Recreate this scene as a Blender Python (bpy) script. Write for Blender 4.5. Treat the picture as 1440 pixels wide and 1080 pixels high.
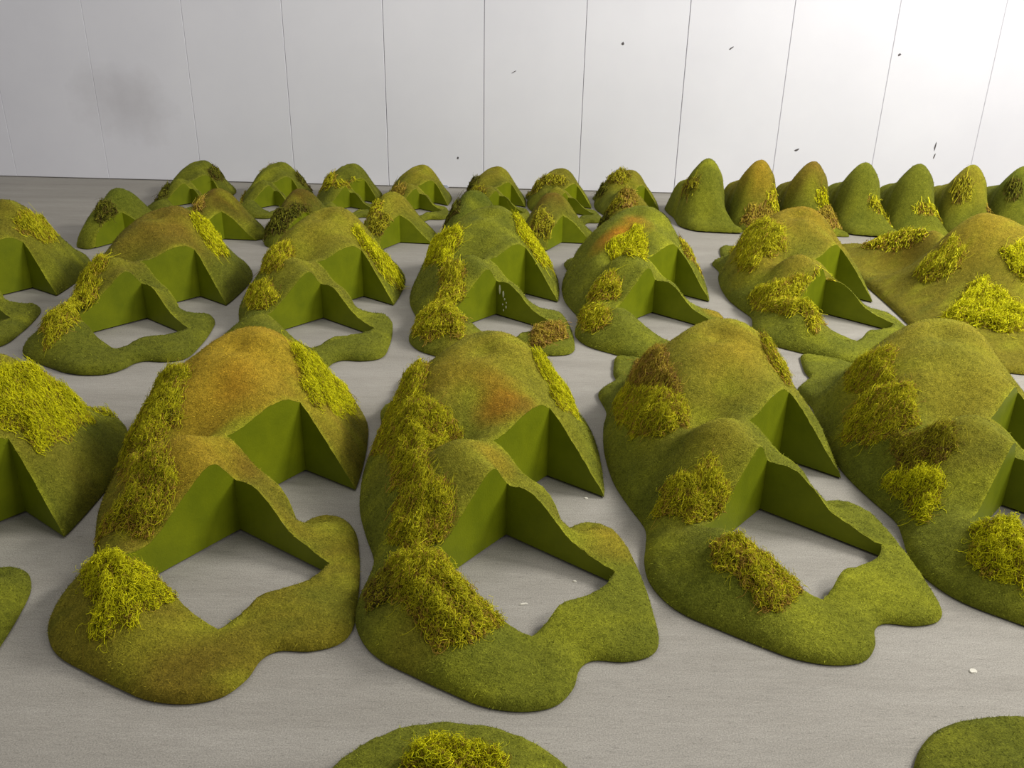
import bpy, math, random
import numpy as np
from mathutils import Matrix, Vector
from mathutils.geometry import delaunay_2d_cdt

for o in list(bpy.data.objects):
    bpy.data.objects.remove(o)
scene = bpy.context.scene
COL = scene.collection
rng = np.random.default_rng(7)

# ---------------------------------------------------------------- camera
F, PITCH, ROLL = 1240.28, 0.412012, 0.0196234
cp, sp, cr, sr = math.cos(PITCH), math.sin(PITCH), math.cos(ROLL), math.sin(ROLL)
CAM = np.array([0.0, 0.0, 1.0])
_X = np.array([1.0, 0, 0]); _D = np.array([0, -sp, -cp]); FW = np.array([0, cp, -sp])
RT = cr * _X - sr * _D
DN = sr * _X + cr * _D
cam = bpy.data.cameras.new('camera')
cam.sensor_width = 36.0
cam.lens = 36.0 * F / 1440.0
cam.clip_start = 0.01
camo = bpy.data.objects.new('camera', cam)
COL.objects.link(camo)
camo.matrix_world = Matrix(((RT[0], -DN[0], -FW[0], 0), (RT[1], -DN[1], -FW[1], 0),
                            (RT[2], -DN[2], -FW[2], 1), (0, 0, 0, 1)))
scene.camera = camo

# ---------------------------------------------------------------- world, lamps, exposure
scene.view_settings.view_transform = 'Standard'
scene.view_settings.look = 'None'
scene.view_settings.gamma = 1.0
scene.view_settings.use_curve_mapping = False
scene.view_settings.exposure = 0.14
world = bpy.data.worlds.new('world')
scene.world = world
world.use_nodes = True
world.node_tree.nodes['Background'].inputs[0].default_value = (0.97, 0.96, 1.0, 1)
world.node_tree.nodes['Background'].inputs[1].default_value = 0.25


def lamp(name, loc, target, size, size_y, power, colour):
    d = bpy.data.lights.new(name, 'AREA')
    d.shape = 'RECTANGLE'
    d.size, d.size_y, d.energy, d.color = size, size_y, power, colour
    o = bpy.data.objects.new(name, d)
    o.location = loc
    o.rotation_euler = (Vector(target) - Vector(loc)).to_track_quat('-Z', 'Y').to_euler()
    COL.objects.link(o)
    return o


lamp('ceiling_or_fill_lamp', (3.1, 2.5, 2.8), (0.4, 3.7, 0.3), 1.4, 0.6, 142, (1.0, 0.975, 0.945))
lamp('ceiling_or_fill_lamp', (-1.4, 2.6, 3.1), (-1.2, 3.2, 0), 1.4, 0.6, 19, (1.0, 0.97, 0.94))  # weak fill lamp, added only to brighten the left side
lamp('ceiling_or_fill_lamp', (2.7, 0.5, 2.5), (0.2, 2.2, 0), 1.6, 0.8, 52, (1.0, 0.975, 0.93))


# ---------------------------------------------------------------- helpers
def ray(px, py):
    return FW * F + RT * (px - 720.0) + DN * (py - 540.0)


def ground(px, py, z=0.0):
    d = ray(px, py)
    t = (z - 1.0) / d[2]
    return CAM + d * t


def link(o, parent=None):
    COL.objects.link(o)
    if parent is not None:
        o.parent = parent
    return o


def make_mesh(name, verts, faces, mat, parent=None, smooth=True, tint=None, label=None, kind=None):
    """verts: (n,3) array; faces: (m,3) or (m,4) index array"""
    verts = np.asarray(verts, dtype=np.float32)
    faces = np.asarray(faces, dtype=np.int32)
    me = bpy.data.meshes.new(name)
    k = faces.shape[1]
    me.vertices.add(len(verts))
    me.vertices.foreach_set('co', verts.ravel())
    me.loops.add(faces.size)
    me.loops.foreach_set('vertex_index', faces.ravel())
    me.polygons.add(len(faces))
    me.polygons.foreach_set('loop_start', np.arange(0, faces.size, k, dtype=np.int32))
    me.polygons.foreach_set('loop_total', np.full(len(faces), k, dtype=np.int32))
    me.polygons.foreach_set('use_smooth', np.full(len(faces), smooth, dtype=bool))
    if tint is not None:
        a = me.attributes.new('tint', 'FLOAT_COLOR', 'POINT')
        t = np.ones((len(verts), 4), np.float32)
        t[:, :3] = tint
        a.data.foreach_set('color', t.ravel())
    me.update(calc_edges=True)
    me.validate()
    me.materials.append(mat)
    o = bpy.data.objects.new(name, me)
    if label:
        o['label'] = label
    if kind:
        o['kind'] = kind
    return link(o, parent)


def box_mesh(lo, hi):
    x0, y0, z0 = lo
    x1, y1, z1 = hi
    v = [(x0, y0, z0), (x1, y0, z0), (x1, y1, z0), (x0, y1, z0), (x0, y0, z1), (x1, y0, z1), (x1, y1, z1), (x0, y1, z1)]
    f = [(0, 3, 2, 1), (4, 5, 6, 7), (0, 1, 5, 4), (1, 2, 6, 5), (2, 3, 7, 6), (3, 0, 4, 7)]
    return np.array(v, float), np.array(f)


# ---------------------------------------------------------------- materials
def new_mat(name):
    m = bpy.data.materials.new(name)
    m.use_nodes = True
    nt = m.node_tree
    return m, nt, nt.nodes['Principled BSDF']


def N(nt, typ, **kw):
    n = nt.nodes.new(typ)
    for k, v in kw.items():
        if k in n.inputs:
            n.inputs[k].default_value = v
        else:
            setattr(n, k, v)
    return n


def ramp(nt, src, stops):
    r = nt.nodes.new('ShaderNodeValToRGB')
    e = r.color_ramp.elements
    while len(e) < len(stops):
        e.new(0.5)
    for i, (p, c) in enumerate(stops):
        e[i].position = p
        e[i].color = c if len(c) == 4 else (*c, 1)
    nt.links.new(src, r.inputs[0])
    return r.outputs[0]


def mix(nt, a, b, fac, typ='MIX'):
    m = nt.nodes.new('ShaderNodeMix')
    m.data_type = 'RGBA'
    m.blend_type = typ
    for s, v in ((m.inputs[0], fac), (m.inputs[6], a), (m.inputs[7], b)):
        if hasattr(v, 'links') or isinstance(v, bpy.types.NodeSocket):
            nt.links.new(v, s)
        else:
            s.default_value = v if isinstance(v, (int, float)) else ((*v, 1) if len(v) == 3 else v)
    return m.outputs[2]


def noise(nt, vec, scale, detail=4.0, rough=0.6):
    n = N(nt, 'ShaderNodeTexNoise')
    n.inputs['Scale'].default_value = scale
    n.inputs['Detail'].default_value = detail
    n.inputs['Roughness'].default_value = rough
    nt.links.new(vec, n.inputs['Vector'])
    return n.outputs[0]


def mapping(nt, scale=(1, 1, 1), loc=(0, 0, 0)):
    tc = nt.nodes.new('ShaderNodeTexCoord')
    mp = nt.nodes.new('ShaderNodeMapping')
    mp.inputs['Scale'].default_value = scale
    mp.inputs['Location'].default_value = loc
    nt.links.new(tc.outputs['Object'], mp.inputs['Vector'])
    return mp.outputs[0]


def bump(nt, bsdf, height, strength, dist):
    b = nt.nodes.new('ShaderNodeBump')
    b.inputs['Strength'].default_value = strength
    b.inputs['Distance'].default_value = dist
    nt.links.new(height, b.inputs['Height'])
    nt.links.new(b.outputs[0], bsdf.inputs['Normal'])


def felt_material():
    m, nt, b = new_mat('flocked_felt')
    at = N(nt, 'ShaderNodeAttribute', attribute_name='tint')
    v = mapping(nt)
    fine = noise(nt, v, 330, 3, 0.75)
    mid = noise(nt, v, 70, 4, 0.7)
    f1 = ramp(nt, fine, [(0.25, (0.45, 0.45, 0.4)), (0.75, (1.55, 1.55, 1.5))])
    f2 = ramp(nt, mid, [(0.3, (0.72, 0.74, 0.66)), (0.7, (1.28, 1.25, 1.3))])
    c = mix(nt, at.outputs['Color'], f1, 1.0, 'MULTIPLY')
    c = mix(nt, c, f2, 1.0, 'MULTIPLY')
    nt.links.new(c, b.inputs['Base Color'])
    b.inputs['Roughness'].default_value = 0.95
    b.inputs['Specular IOR Level'].default_value = 0.1
    b.inputs['Sheen Weight'].default_value = 0.05
    b.inputs['Sheen Roughness'].default_value = 0.6
    b.inputs['Sheen Tint'].default_value = (0.8, 0.85, 0.3, 1)
    bump(nt, b, fine, 0.9, 0.004)
    return m


def fibre_material(name, rough=0.9, trans=0.0):
    m, nt, b = new_mat(name)
    at = N(nt, 'ShaderNodeAttribute', attribute_name='tint')
    nt.links.new(at.outputs['Color'], b.inputs['Base Color'])
    b.inputs['Roughness'].default_value = rough
    b.inputs['Specular IOR Level'].default_value = 0.15
    return m


def cut_material():
    m, nt, b = new_mat('green_painted_cut_foam')
    v = mapping(nt)
    n1 = noise(nt, v, 9, 4, 0.6)
    c = ramp(nt, n1, [(0.3, (0.115, 0.145, 0.002)), (0.7, (0.185, 0.215, 0.003))])
    nt.links.new(c, b.inputs['Base Color'])
    b.inputs['Roughness'].default_value = 0.55
    b.inputs['Specular IOR Level'].default_value = 0.18
    bump(nt, b, noise(nt, v, 260, 3, 0.6), 0.25, 0.002)
    return m


def floor_material():
    m, nt, b = new_mat('brushed_concrete')
    v1 = mapping(nt, (1, 6, 1))
    v0 = mapping(nt)
    streak = noise(nt, mapping(nt, (22, 150, 1)), 1.0, 5, 0.7)
    cloud = noise(nt, v1, 1.6, 5, 0.6)
    grit = noise(nt, v0, 420, 4, 0.8)
    fleck = noise(nt, mapping(nt, (60, 170, 1)), 1.0, 3, 0.7)
    c = ramp(nt, cloud, [(0.3, (0.285, 0.265, 0.226)), (0.7, (0.360, 0.338, 0.294))])
    c = mix(nt, c, ramp(nt, streak, [(0.3, (0.90, 0.90, 0.90)), (0.7, (1.08, 1.08, 1.08))]), 1.0, 'MULTIPLY')
    c = mix(nt, c, ramp(nt, grit, [(0.3, (0.50, 0.50, 0.50)), (0.7, (1.5, 1.5, 1.48))]), 0.85, 'MULTIPLY')
    c = mix(nt, c, ramp(nt, fleck, [(0.28, (0.62, 0.61, 0.60)), (0.40, (1, 1, 1))]), 0.7, 'MULTIPLY')
    nt.links.new(c, b.inputs['Base Color'])
    b.inputs['Roughness'].default_value = 0.75
    b.inputs['Specular IOR Level'].default_value = 0.3
    bump(nt, b, streak, 0.2, 0.002)
    return m


def wall_material():
    m, nt, b = new_mat('white_painted_board')
    tc = nt.nodes.new('ShaderNodeTexCoord')
    v = tc.outputs['Object']
    cloud = noise(nt, v, 1.5, 4, 0.6)
    c = ramp(nt, cloud, [(0.3, (0.765, 0.765, 0.805)), (0.7, (0.825, 0.825, 0.86))])
    # grey smudge low on the left boards, a stain with its own outline
    mp = nt.nodes.new('ShaderNodeMapping')
    mp.inputs['Location'].default_value = (2.22, 0, -0.42)
    nt.links.new(v, mp.inputs['Vector'])
    mp2 = nt.nodes.new('ShaderNodeMapping')
    mp2.inputs['Scale'].default_value = (1.7, 0.0, 2.4)
    nt.links.new(mp.outputs[0], mp2.inputs['Vector'])
    ln = nt.nodes.new('ShaderNodeVectorMath')
    ln.operation = 'LENGTH'
    nt.links.new(mp2.outputs[0], ln.inputs[0])
    ad = nt.nodes.new('ShaderNodeMath')
    ad.operation = 'ADD'
    nt.links.new(ln.outputs['Value'], ad.inputs[0])
    sc = nt.nodes.new('ShaderNodeMath')
    sc.operation = 'MULTIPLY'
    sc.inputs[1].default_value = 0.9
    nt.links.new(noise(nt, v, 3.2, 5, 0.65), sc.inputs[0])
    nt.links.new(sc.outputs[0], ad.inputs[1])
    smudge = ramp(nt, ad.outputs[0], [(0.35, (0.76, 0.745, 0.735)), (1.0, (1, 1, 1))])
    c = mix(nt, c, smudge, 1.0, 'MULTIPLY')
    nt.links.new(c, b.inputs['Base Color'])
    b.inputs['Roughness'].default_value = 0.55
    return m


def plain_material(name, col, rough=0.8):
    m, nt, b = new_mat(name)
    v = mapping(nt)
    n = noise(nt, v, 60, 3, 0.6)
    lo = tuple(x * 0.8 for x in col)
    hi = tuple(min(1, x * 1.15) for x in col)
    nt.links.new(ramp(nt, n, [(0.3, lo), (0.7, hi)]), b.inputs['Base Color'])
    b.inputs['Roughness'].default_value = rough
    return m


FELT = felt_material()
FIBRE = fibre_material('moss_fibre')
PILE = fibre_material('felt_pile')
CUT = cut_material()
FLOOR = floor_material()
WALL = wall_material()

# ---------------------------------------------------------------- setting
v, f = box_mesh((-6, -1.2, -0.05), (6, 6.0, 0))
fl = make_mesh('floor', v, f, FLOOR, smooth=False, kind='structure', label='grey brushed concrete floor')
# boarded wall: board joints stand where the dark lines are in the photograph
WA = ground(0, 248)
WB = ground(943, 272)
wang = math.atan2(WB[1] - WA[1], WB[0] - WA[0])
wall = bpy.data.objects.new('wall_back', None)
wall.location = (0, WA[1] - WA[0] * math.tan(wang), 0)
wall.rotation_euler = (0, 0, wang)
wall['kind'] = 'structure'
wall['label'] = 'white painted wall of wide upright boards'
link(wall)
bw = 0.542
x0 = -0.186 - 9 * bw
v, f = box_mesh((x0, 0.014, 0), (x0 + 19 * bw, 0.06, 3.2))
make_mesh('backing', v, f, plain_material('dark_joint', (0.25, 0.25, 0.27)), wall, smooth=False)
gaps = {6: 0.0010, 7: 0.0016, 8: 0.0024, 9: 0.0026, 10: 0.0022, 11: 0.0024, 12: 0.0016, 13: 0.0012, 14: 0.0009}
for i in range(19):
    g0 = gaps.get(i, 0.0005) / 2
    g1 = gaps.get(i + 1, 0.0005) / 2
    a, b_ = x0 + i * bw + g0, x0 + (i + 1) * bw - g1
    v = np.array([(a, 0.02, 0.003), (b_, 0.02, 0.003), (b_, 0.02, 3.2), (a, 0.02, 3.2),
                  (a, 0.003, 0.003), (b_, 0.003, 0.003), (b_, 0.003, 3.2), (a, 0.003, 3.2),
                  (a + .002, 0.0, 0.006), (b_ - .002, 0.0, 0.006), (b_ - .002, 0.0, 3.197), (a + .002, 0.0, 3.197)])
    f = [(0, 1, 5, 4), (1, 2, 6, 5), (2, 3, 7, 6), (3, 0, 4, 7), (4, 5, 9, 8), (5, 6, 10, 9), (6, 7, 11, 10), (7, 4, 8, 11), (8, 9, 10, 11)]
    make_mesh('board', v, f, WALL, wall, smooth=False)
SCUFF = plain_material('dark_scuff', (0.10, 0.09, 0.09))


def on_wall(px, py):
    d = ray(px, py)
    n = np.array([-math.sin(wang), math.cos(wang)])
    p0 = np.array([wall.location.x, wall.location.y])
    t = ((p0 - CAM[:2]) @ n) / (d[:2] @ n)
    P = CAM + d * t
    u = (P[:2] - p0) @ np.array([math.cos(wang), math.sin(wang)])
    return u, P[2]


for (px, py, w, h, tilt) in [(1315, 206, 2, 12, 0.05), (1314, 219, 2, 8, 0.2), (1120, 211, 7, 4, 0.3), (1028, 68, 7, 4, 0.5),
                             (876, 61, 4, 4, 0), (1265, 77, 4, 4, 0.2), (723, 101, 8, 2, 0.5), (644, 222, 3, 4, 0), (621, 264, 20, 12, 0)]:
    u, z = on_wall(px, py)
    k = 5.05 / F
    pts = []
    m_ = 9
    for j in range(m_):
        a = 2 * math.pi * j / m_
        r_ = 0.5 * (0.65 + 0.5 * rng.random())
        X, Z = r_ * w * k * math.cos(a), r_ * h * k * math.sin(a)
        pts.append((u + X * math.cos(tilt) + Z * math.sin(tilt), z - X * math.sin(tilt) * -1 + Z * math.cos(tilt)))
    v = [(x, -0.0015, zz) for x, zz in pts] + [(x, 0.001, zz) for x, zz in pts] + [(u, -0.002, z)]
    f = []
    for j in range(m_):
        j2 = (j + 1) % m_
        f += [(j, j2, 2 * m_), (j, j + m_, j2 + m_), (j, j2 + m_, j2)]
    make_mesh('scuff_mark', v, f, SCUFF if w < 15 else plain_material('blue_grey_stain', (0.42, 0.45, 0.52)), wall, smooth=False, label='blue-grey stain at the foot of the wall' if w > 15 else None)


# ---------------------------------------------------------------- hill moulds
def tps(ctrl):
    P = np.array(ctrl, float)
    X, Z = P[:, :2], P[:, 2]
    n = len(P)

    def U(d2):
        return 0.5 * d2 * np.log(d2 + 1e-12)
    K = U(((X[:, None] - X[None]) ** 2).sum(-1)) + np.eye(n) * 1e-5
    A = np.zeros((n + 3, n + 3))
    A[:n, :n] = K
    A[:n, n] = 1
    A[:n, n + 1:] = X
    A[n, :n] = 1
    A[n + 1:, :n] = X.T
    w = np.linalg.solve(A, np.r_[Z, 0, 0, 0])

    def h(q):
        q = np.asarray(q, float)
        out = np.empty(len(q))
        for s in range(0, len(q), 20000):
            qq = q[s:s + 20000]
            out[s:s + 20000] = U(((qq[:, None] - X[None]) ** 2).sum(-1)) @ w[:n] + w[n] + qq @ w[n + 1:]
        return out
    return h


def in_poly(q, poly):
    q = np.asarray(q)
    x, y = q[:, 0], q[:, 1]
    c = np.zeros(len(q), bool)
    n = len(poly)
    for i in range(n):
        x1, y1 = poly[i]
        x2, y2 = poly[(i + 1) % n]
        if y1 == y2:
            continue
        k = ((y1 > y) != (y2 > y)) & (x < (x2 - x1) * (y - y1) / (y2 - y1) + x1)
        c ^= k
    return c


def seg_dist(q, segs):
    q = np.asarray(q)
    best = np.full(len(q), 9.0)
    for (a, b) in segs:
        a, b = np.array(a), np.array(b)
        ab = b - a
        t = np.clip(((q - a) @ ab) / (ab @ ab), 0, 1)
        best = np.minimum(best, np.hypot(*(q - a - t[:, None] * ab).T))
    return best


def smooth_open(pts, step):
    """Catmull-Rom through pts, resampled"""
    P = np.array(pts, float)
    n = len(P)
    out = []
    for i in range(n - 1):
        p0, p1, p2, p3 = P[max(i - 1, 0)], P[i], P[i + 1], P[min(i + 2, n - 1)]
        k = max(1, int(round(np.linalg.norm(p2 - p1) / step)))
        for j in range(k):
            t = j / k
            out.append(0.5 * ((2 * p1) + (-p0 + p2) * t + (2 * p0 - 5 * p1 + 4 * p2 - p3) * t * t + (-p0 + 3 * p1 - 3 * p2 + p3) * t ** 3))
    out.append(P[-1])
    return out


def straight(a, b, step):
    a, b = np.array(a, float), np.array(b, float)
    k = max(1, int(round(np.linalg.norm(b - a) / step)))
    return [a + (b - a) * j / k for j in range(k + 1)]


class Mould:
    """A hill form: outline loops made of felt edges (soft) and straight cuts (vertical painted walls)."""

    def __init__(self, loops, ctrl, step, scale=1.0, edge=0.010):
        # loops: list of lists of ('felt'|'cut', pts)
        self.loops, self.cuts, felt_segs, felt_pts = [], [], [], []
        for loop in loops:
            pts = []
            for kind, p in loop:
                p = [np.array(a, float) * scale for a in p]
                if kind == 'cut':
                    s = straight(p[0], p[1], step)
                    self.cuts.append((p[0], p[1]))
                else:
                    s = smooth_open(p, step)
                    if kind == 'felt':
                        felt_segs += list(zip(s[:-1], s[1:]))
                        felt_pts += s[1:-1:max(1, int(0.05 / step))]
                pts += s[:-1]
            self.loops.append(np.array(pts))
        self.felt_segs = felt_segs
        c = [(x * scale, y * scale, z * scale) for x, y, z in ctrl]
        c += [(p[0], p[1], 0.014) for p in felt_pts]
        self.f = tps(c)
        self.edge = edge
        lo = self.loops[0].min(0) - 0.02
        hi = self.loops[0].max(0) + 0.02
        self.lo, self.hi = lo, hi
        self.gs = 0.005
        gx = np.arange(lo[0], hi[0], self.gs)
        gy = np.arange(lo[1], hi[1], self.gs)
        self.gx, self.gy = gx, gy
        Q = np.stack(np.meshgrid(gx, gy, indexing='ij'), -1).reshape(-1, 2)
        self.grid = self.height(Q).reshape(len(gx), len(gy))
        self.gin = self.inside(Q).reshape(len(gx), len(gy))
        # triangulate
        px = np.arange(lo[0], hi[0], step)
        py = np.arange(lo[1], hi[1], step)
        Q = np.stack(np.meshgrid(px, py, indexing='ij'), -1).reshape(-1, 2)
        Q = Q + rng.uniform(-0.22, 0.22, Q.shape) * step
        allsegs = [(l[i], l[(i + 1) % len(l)]) for l in self.loops for i in range(len(l))]
        keep = self.inside(Q)
        Q = Q[keep]
        Q = Q[seg_dist(Q, allsegs) > step * 0.55]
        vs, es = [], []
        for l in self.loops:
            s = len(vs)
            vs += [Vector(p) for p in l]
            es += [(s + i, s + (i + 1) % len(l)) for i in range(len(l))]
        vs += [Vector(p) for p in Q]
        r = delaunay_2d_cdt(vs, es, [], 0, 1e-7)
        V = np.array([(p[0], p[1]) for p in r[0]])
        T = np.array(r[2])
        T = T[self.inside(V[T].mean(1))]
        self.V, self.T = V, T
        E = np.sort(np.concatenate([T[:, [0, 1]], T[:, [1, 2]], T[:, [2, 0]]]), 1)
        Ed = np.concatenate([T[:, [0, 1]], T[:, [1, 2]], T[:, [2, 0]]])
        u, idx, cnt = np.unique(E, axis=0, return_index=True, return_counts=True)
        B = Ed[idx[cnt == 1]]
        mid = V[B].mean(1)
        self.bound_cut = []
        used = np.zeros(len(B), bool)
        for (a, b) in self.cuts:
            k = (seg_dist(mid, [(a, b)]) < 1e-4) & ~used
            used |= k
            self.bound_cut.append(B[k])
        self.bound_felt = B[~used]
        self.z = self.height(V)

    def inside(self, q):
        r = in_poly(q, self.loops[0])
        for l in self.loops[1:]:
            r &= ~in_poly(q, l)
        return r

    def height(self, q):
        d = seg_dist(q, self.felt_segs)
        h = np.maximum(self.f(q), 0.012)
        e = self.edge
        roll = 1 - np.exp(-d / (e * 0.45))
        h = h * (0.4 + 0.6 * (1 - np.exp(-d / 0.006))) + e * 0.45 * roll
        return h

    def sample(self, x, y):
        fx = np.clip((np.asarray(x) - self.gx[0]) / self.gs, 0, len(self.gx) - 1.001)
        fy = np.clip((np.asarray(y) - self.gy[0]) / self.gs, 0, len(self.gy) - 1.001)
        i, j = fx.astype(int), fy.astype(int)
        a, b = fx - i, fy - j
        G = self.grid
        z = G[i, j] * (1 - a) * (1 - b) + G[i + 1, j] * a * (1 - b) + G[i, j + 1] * (1 - a) * b + G[i + 1, j + 1] * a * b
        return z, self.gin[np.round(fx).astype(int), np.round(fy).astype(int)]


# the large mould: peak at the back, lower second hill, two square cut-outs
A, Cc, Wl, Dd = (0, 0), (.204, -.157), (-.155, -.202), (.047, -.335)
G, Ee, Vv, Nn = (.09, .245), (.212, .155), (-.03, .085), (.118, .002)
outer = [('cut', (G, Ee)),
         ('felt', [Ee, (.2145, .175), (.216, .20), (.218, .28), (.216, .38), (.205, .48), (.17, .58), (.11, .67), (.0, .73), (-.10, .76), (-.17, .815), (-.235, .84), (-.268, .845), (-.28, .825),
                   (-.288, .72), (-.284, .665), (-.315, .61), (-.335, .56), (-.316, .45), (-.326, .36), (-.328, .24), (-.318, .13), (-.305, .06), (-.28, -.02), (-.253, -.10),
                   (-.255, -.16), (-.262, -.22), (-.258, -.28), (-.235, -.335), (-.20, -.375), (-.145, -.41), (-.09, -.442), (-.03, -.473), (.03, -.483), (.082, -.47), (.112, -.432),
                   (.125, -.388), (.15, -.366), (.2, -.368), (.245, -.352), (.264, -.315), (.264, -.235), (.26, -.17), (.25, -.09), (.235, -.02), (.205, .03), (.165, .046), (.135, .03), Nn]),
         ('cut', (Nn, Vv)), ('cut', (Vv, G))]
hole = [('cut', (A, Cc)), ('rim', [Cc, (.180, -.205), (.135, -.24), (.10, -.262), (.07, -.305), Dd]),
        ('rim', [Dd, (-.015, -.297), (-.06, -.262), (-.11, -.235), Wl]), ('cut', (Wl, A))]
HT = [(-.045, .40, .283), (-.02, .36, .278), (-.06, .345, .255), (-.06, .295, .258), (.01, .31, .243), (-.06, .2, .198), (-.08, .115, .150), (-.13, .11, .132), (-.095, .025, .199), (-.1, -.03, .17), (-.065, .05, .185),
      (.09, .245, .17), (.07, .22, .19), (.02, .155, .185), (-.022, .095, .168), (.127, .215, .125), (.165, .19, .073), (.198, .165, .026),
      (0, 0, .118), (-.02, -.026, .163), (-.06, -.078, .141), (-.09, -.117, .105), (-.125, -.16, .069),
      (.045, -.035, .121), (.083, -.063, .092), (.12, -.092, .055), (.155, -.12, .039), (.195, -.148, .028),
      (.03, .05, .118), (.07, .02, .098), (.1, .01, .062), (-.03, .05, .165), (.0, .03, .135), (.17, -.03, .034), (.2, -.09, .032), (.225, -.2, .026), (.21, -.3, .024), (.14, -.3, .03), (.085, -.36, .026), (.05, -.42, .022), (.204, -.157, .027), (.135, -.24, .03), (.10, -.262, .033), (.07, -.305, .022), (.047, -.335, .02),
      (-.13, -.27, .092), (-.155, -.2, .075), (-.1, -.34, .07), (-.05, -.38, .045), (0, -.40, .03), (-.11, -.235, .088), (-.06, -.262, .058), (-.015, -.297, .034), (-.19, -.29, .055),
      (-.21, -.19, .05), (-.2, -.1, .07), (-.19, -.02, .11), (-.24, .0, .06), (-.26, .1, .075), (-.2, .12, .14), (-.27, .2, .09), (-.2, .25, .18), (-.15, .2, .2), (-.155, .03, .163), (-.18, .03, .128),
      (-.283, .38, .10), (-.227, .38, .18), (-.174, .38, .224), (-.12, .38, .262), (.034, .38, .262), (.061, .38, .236), (.1, .37, .178), (.14, .36, .122), (.185, .36, .06), (.13, .27, .145), (.175, .25, .085),
      (-.05, .52, .22), (-.04, .62, .10), (-.14, .52, .18), (-.22, .5, .11), (-.27, .5, .05), (-.24, .62, .028), (-.22, .74, .014), (-.12, .68, .03), (.08, .5, .155), (.07, .6, .07), (.15, .48, .075)]
BIG = Mould([outer, hole], HT, 0.0075)
BIGM = Mould([outer, hole], HT, 0.011)
SMALL = Mould([outer, hole], HT, 0.011, scale=0.62)

# the corner mould of the fourth row: one peak, one L-shaped cut at the front right
cG, cE, cW = (0, 0), (.15, -.015), (-.075, -.155)
CORNER = Mould([[('cut', (cG, cE)), ('felt', [cE, (.18, .03), (.17, .12), (.12, .22), (.04, .29), (-.05, .31), (-.14, .28), (-.19, .20), (-.205, .10), (-.20, .0), (-.19, -.09), (-.16, -.15), (-.11, -.175), cW]),
                 ('cut', (cW, cG))]],
               [(0, 0, .13), (-.035, -.07, .11), (-.07, -.14, .06), (.05, -.005, .10), (.10, -.01, .045), (.14, -.014, .012), (-.05, .12, .215), (-.04, .07, .20), (-.09, .11, .20), (.02, .12, .18), (.07, .12, .11),
                (-.14, .10, .13), (-.05, .2, .15), (-.12, -.06, .125), (-.14, 0, .12), (-.15, -.10, .07), (-.06, .0, .165), (.11, .06, .06)],
               0.010, scale=0.93)
# tall narrow mould standing along the wall at the right
TALL = Mould([[('felt', [(-.095, -.19), (-.05, -.232), (.02, -.245), (.09, -.25), (.163, -.242), (.145, -.19), (.118, -.11), (.112, .0), (.105, .10), (.085, .2), (.03, .30), (-.05, .34), (-.12, .33),
                         (-.16, .26), (-.155, .15), (-.135, .05), (-.130, -.05), (-.125, -.12), (-.095, -.19)])]],
             [(0, .0, .300), (.008, .03, .296), (-.01, -.03, .284), (.03, .0, .289), (-.03, .0, .285), (.06, .0, .252), (-.06, .0, .246), (.0, -.08, .23), (.0, -.14, .115), (.0, -.2, .04), (.06, -.12, .13), (.09, -.16, .075), (.12, -.21, .024), (.06, -.06, .205), (-.06, -.07, .197), (.09, .0, .178), (.08, .08, .165), (-.09, -.14, .05),
              (-.10, .0, .165), (-.05, .08, .195), (-.09, .17, .155), (-.12, .20, .13), (-.08, .25, .115), (.03, .15, .16), (.03, .22, .10), (-.12, .08, .11), (.095, -.06, .09), (-.105, -.06, .09)],
             0.012)
# a broad uncut hill with a ridge to the left
ROUND = Mould([[('felt', [(-.20, .28), (-.175, .42), (-.10, .505), (.0, .53), (.11, .505), (.19, .42), (.225, .28), (.235, .1), (.24, -.1), (.22, -.28), (.13, -.40), (.0, -.44), (-.13, -.41),
                          (-.21, -.30), (-.235, -.12), (-.225, .1), (-.20, .28)])]],
              [(0, 0, .20), (.05, -.1, .19), (-.06, .1, .17), (.1, .1, .15), (0, .22, .11), (-.1, .25, .08), (.12, .25, .08), (0, .36, .055), (-.08, .40, .035), (.1, .40, .035), (-.14, -.05, .11), (.15, -.1, .11), (0, -.25, .13)],
              0.0095)
BROAD = Mould([[('felt', [(-.374, -.28), (-.365, -.45), (-.29, -.585), (-.16, -.63), (.02, -.63), (.2, -.6), (.33, -.5), (.37, -.30), (.37, -.1), (.36, .1), (.31, .30), (.22, .46),
                          (.10, .60), (.0, .72), (-.1, .82), (-.2, .86), (-.30, .82), (-.345, .72), (-.35, .55), (-.345, .38), (-.355, .2), (-.36, .0), (-.374, -.28)])]],
              [(-.05, .10, .318), (.02, .11, .308), (-.04, .0, .288), (-.125, .12, .255), (-.14, .0, .21), (-.01, -.13, .225), (.10, -.14, .205), (.11, .07, .265), (.23, .05, .14), (-.05, -.30, .12), (.10, -.36, .11), (-.02, -.45, .07),
               (-.2, -.1, .11), (-.23, .09, .12), (-.30, .0, .05), (-.29, .2, .055), (-.2, .24, .085), (-.04, .25, .225), (-.26, .60, .055), (-.2, .56, .09), (-.13, .5, .14), (-.07, .4, .18), (-.27, .47, .028), (-.2, .44, .04), (-.14, .39, .075), (-.11, .30, .115),
               (-.06, .55, .11), (-.15, .66, .06), (.0, .45, .13), (.03, .32, .13), (.12, .26, .12), (.2, .2, .10), (.03, .55, .05), (-.1, .7, .04), (.25, -.25, .09), (.2, -.45, .05), (-.27, -.2, .06), (-.16, -.25, .10), (-.2, -.42, .05), (-.3, -.4, .03)],
              0.011)


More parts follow.
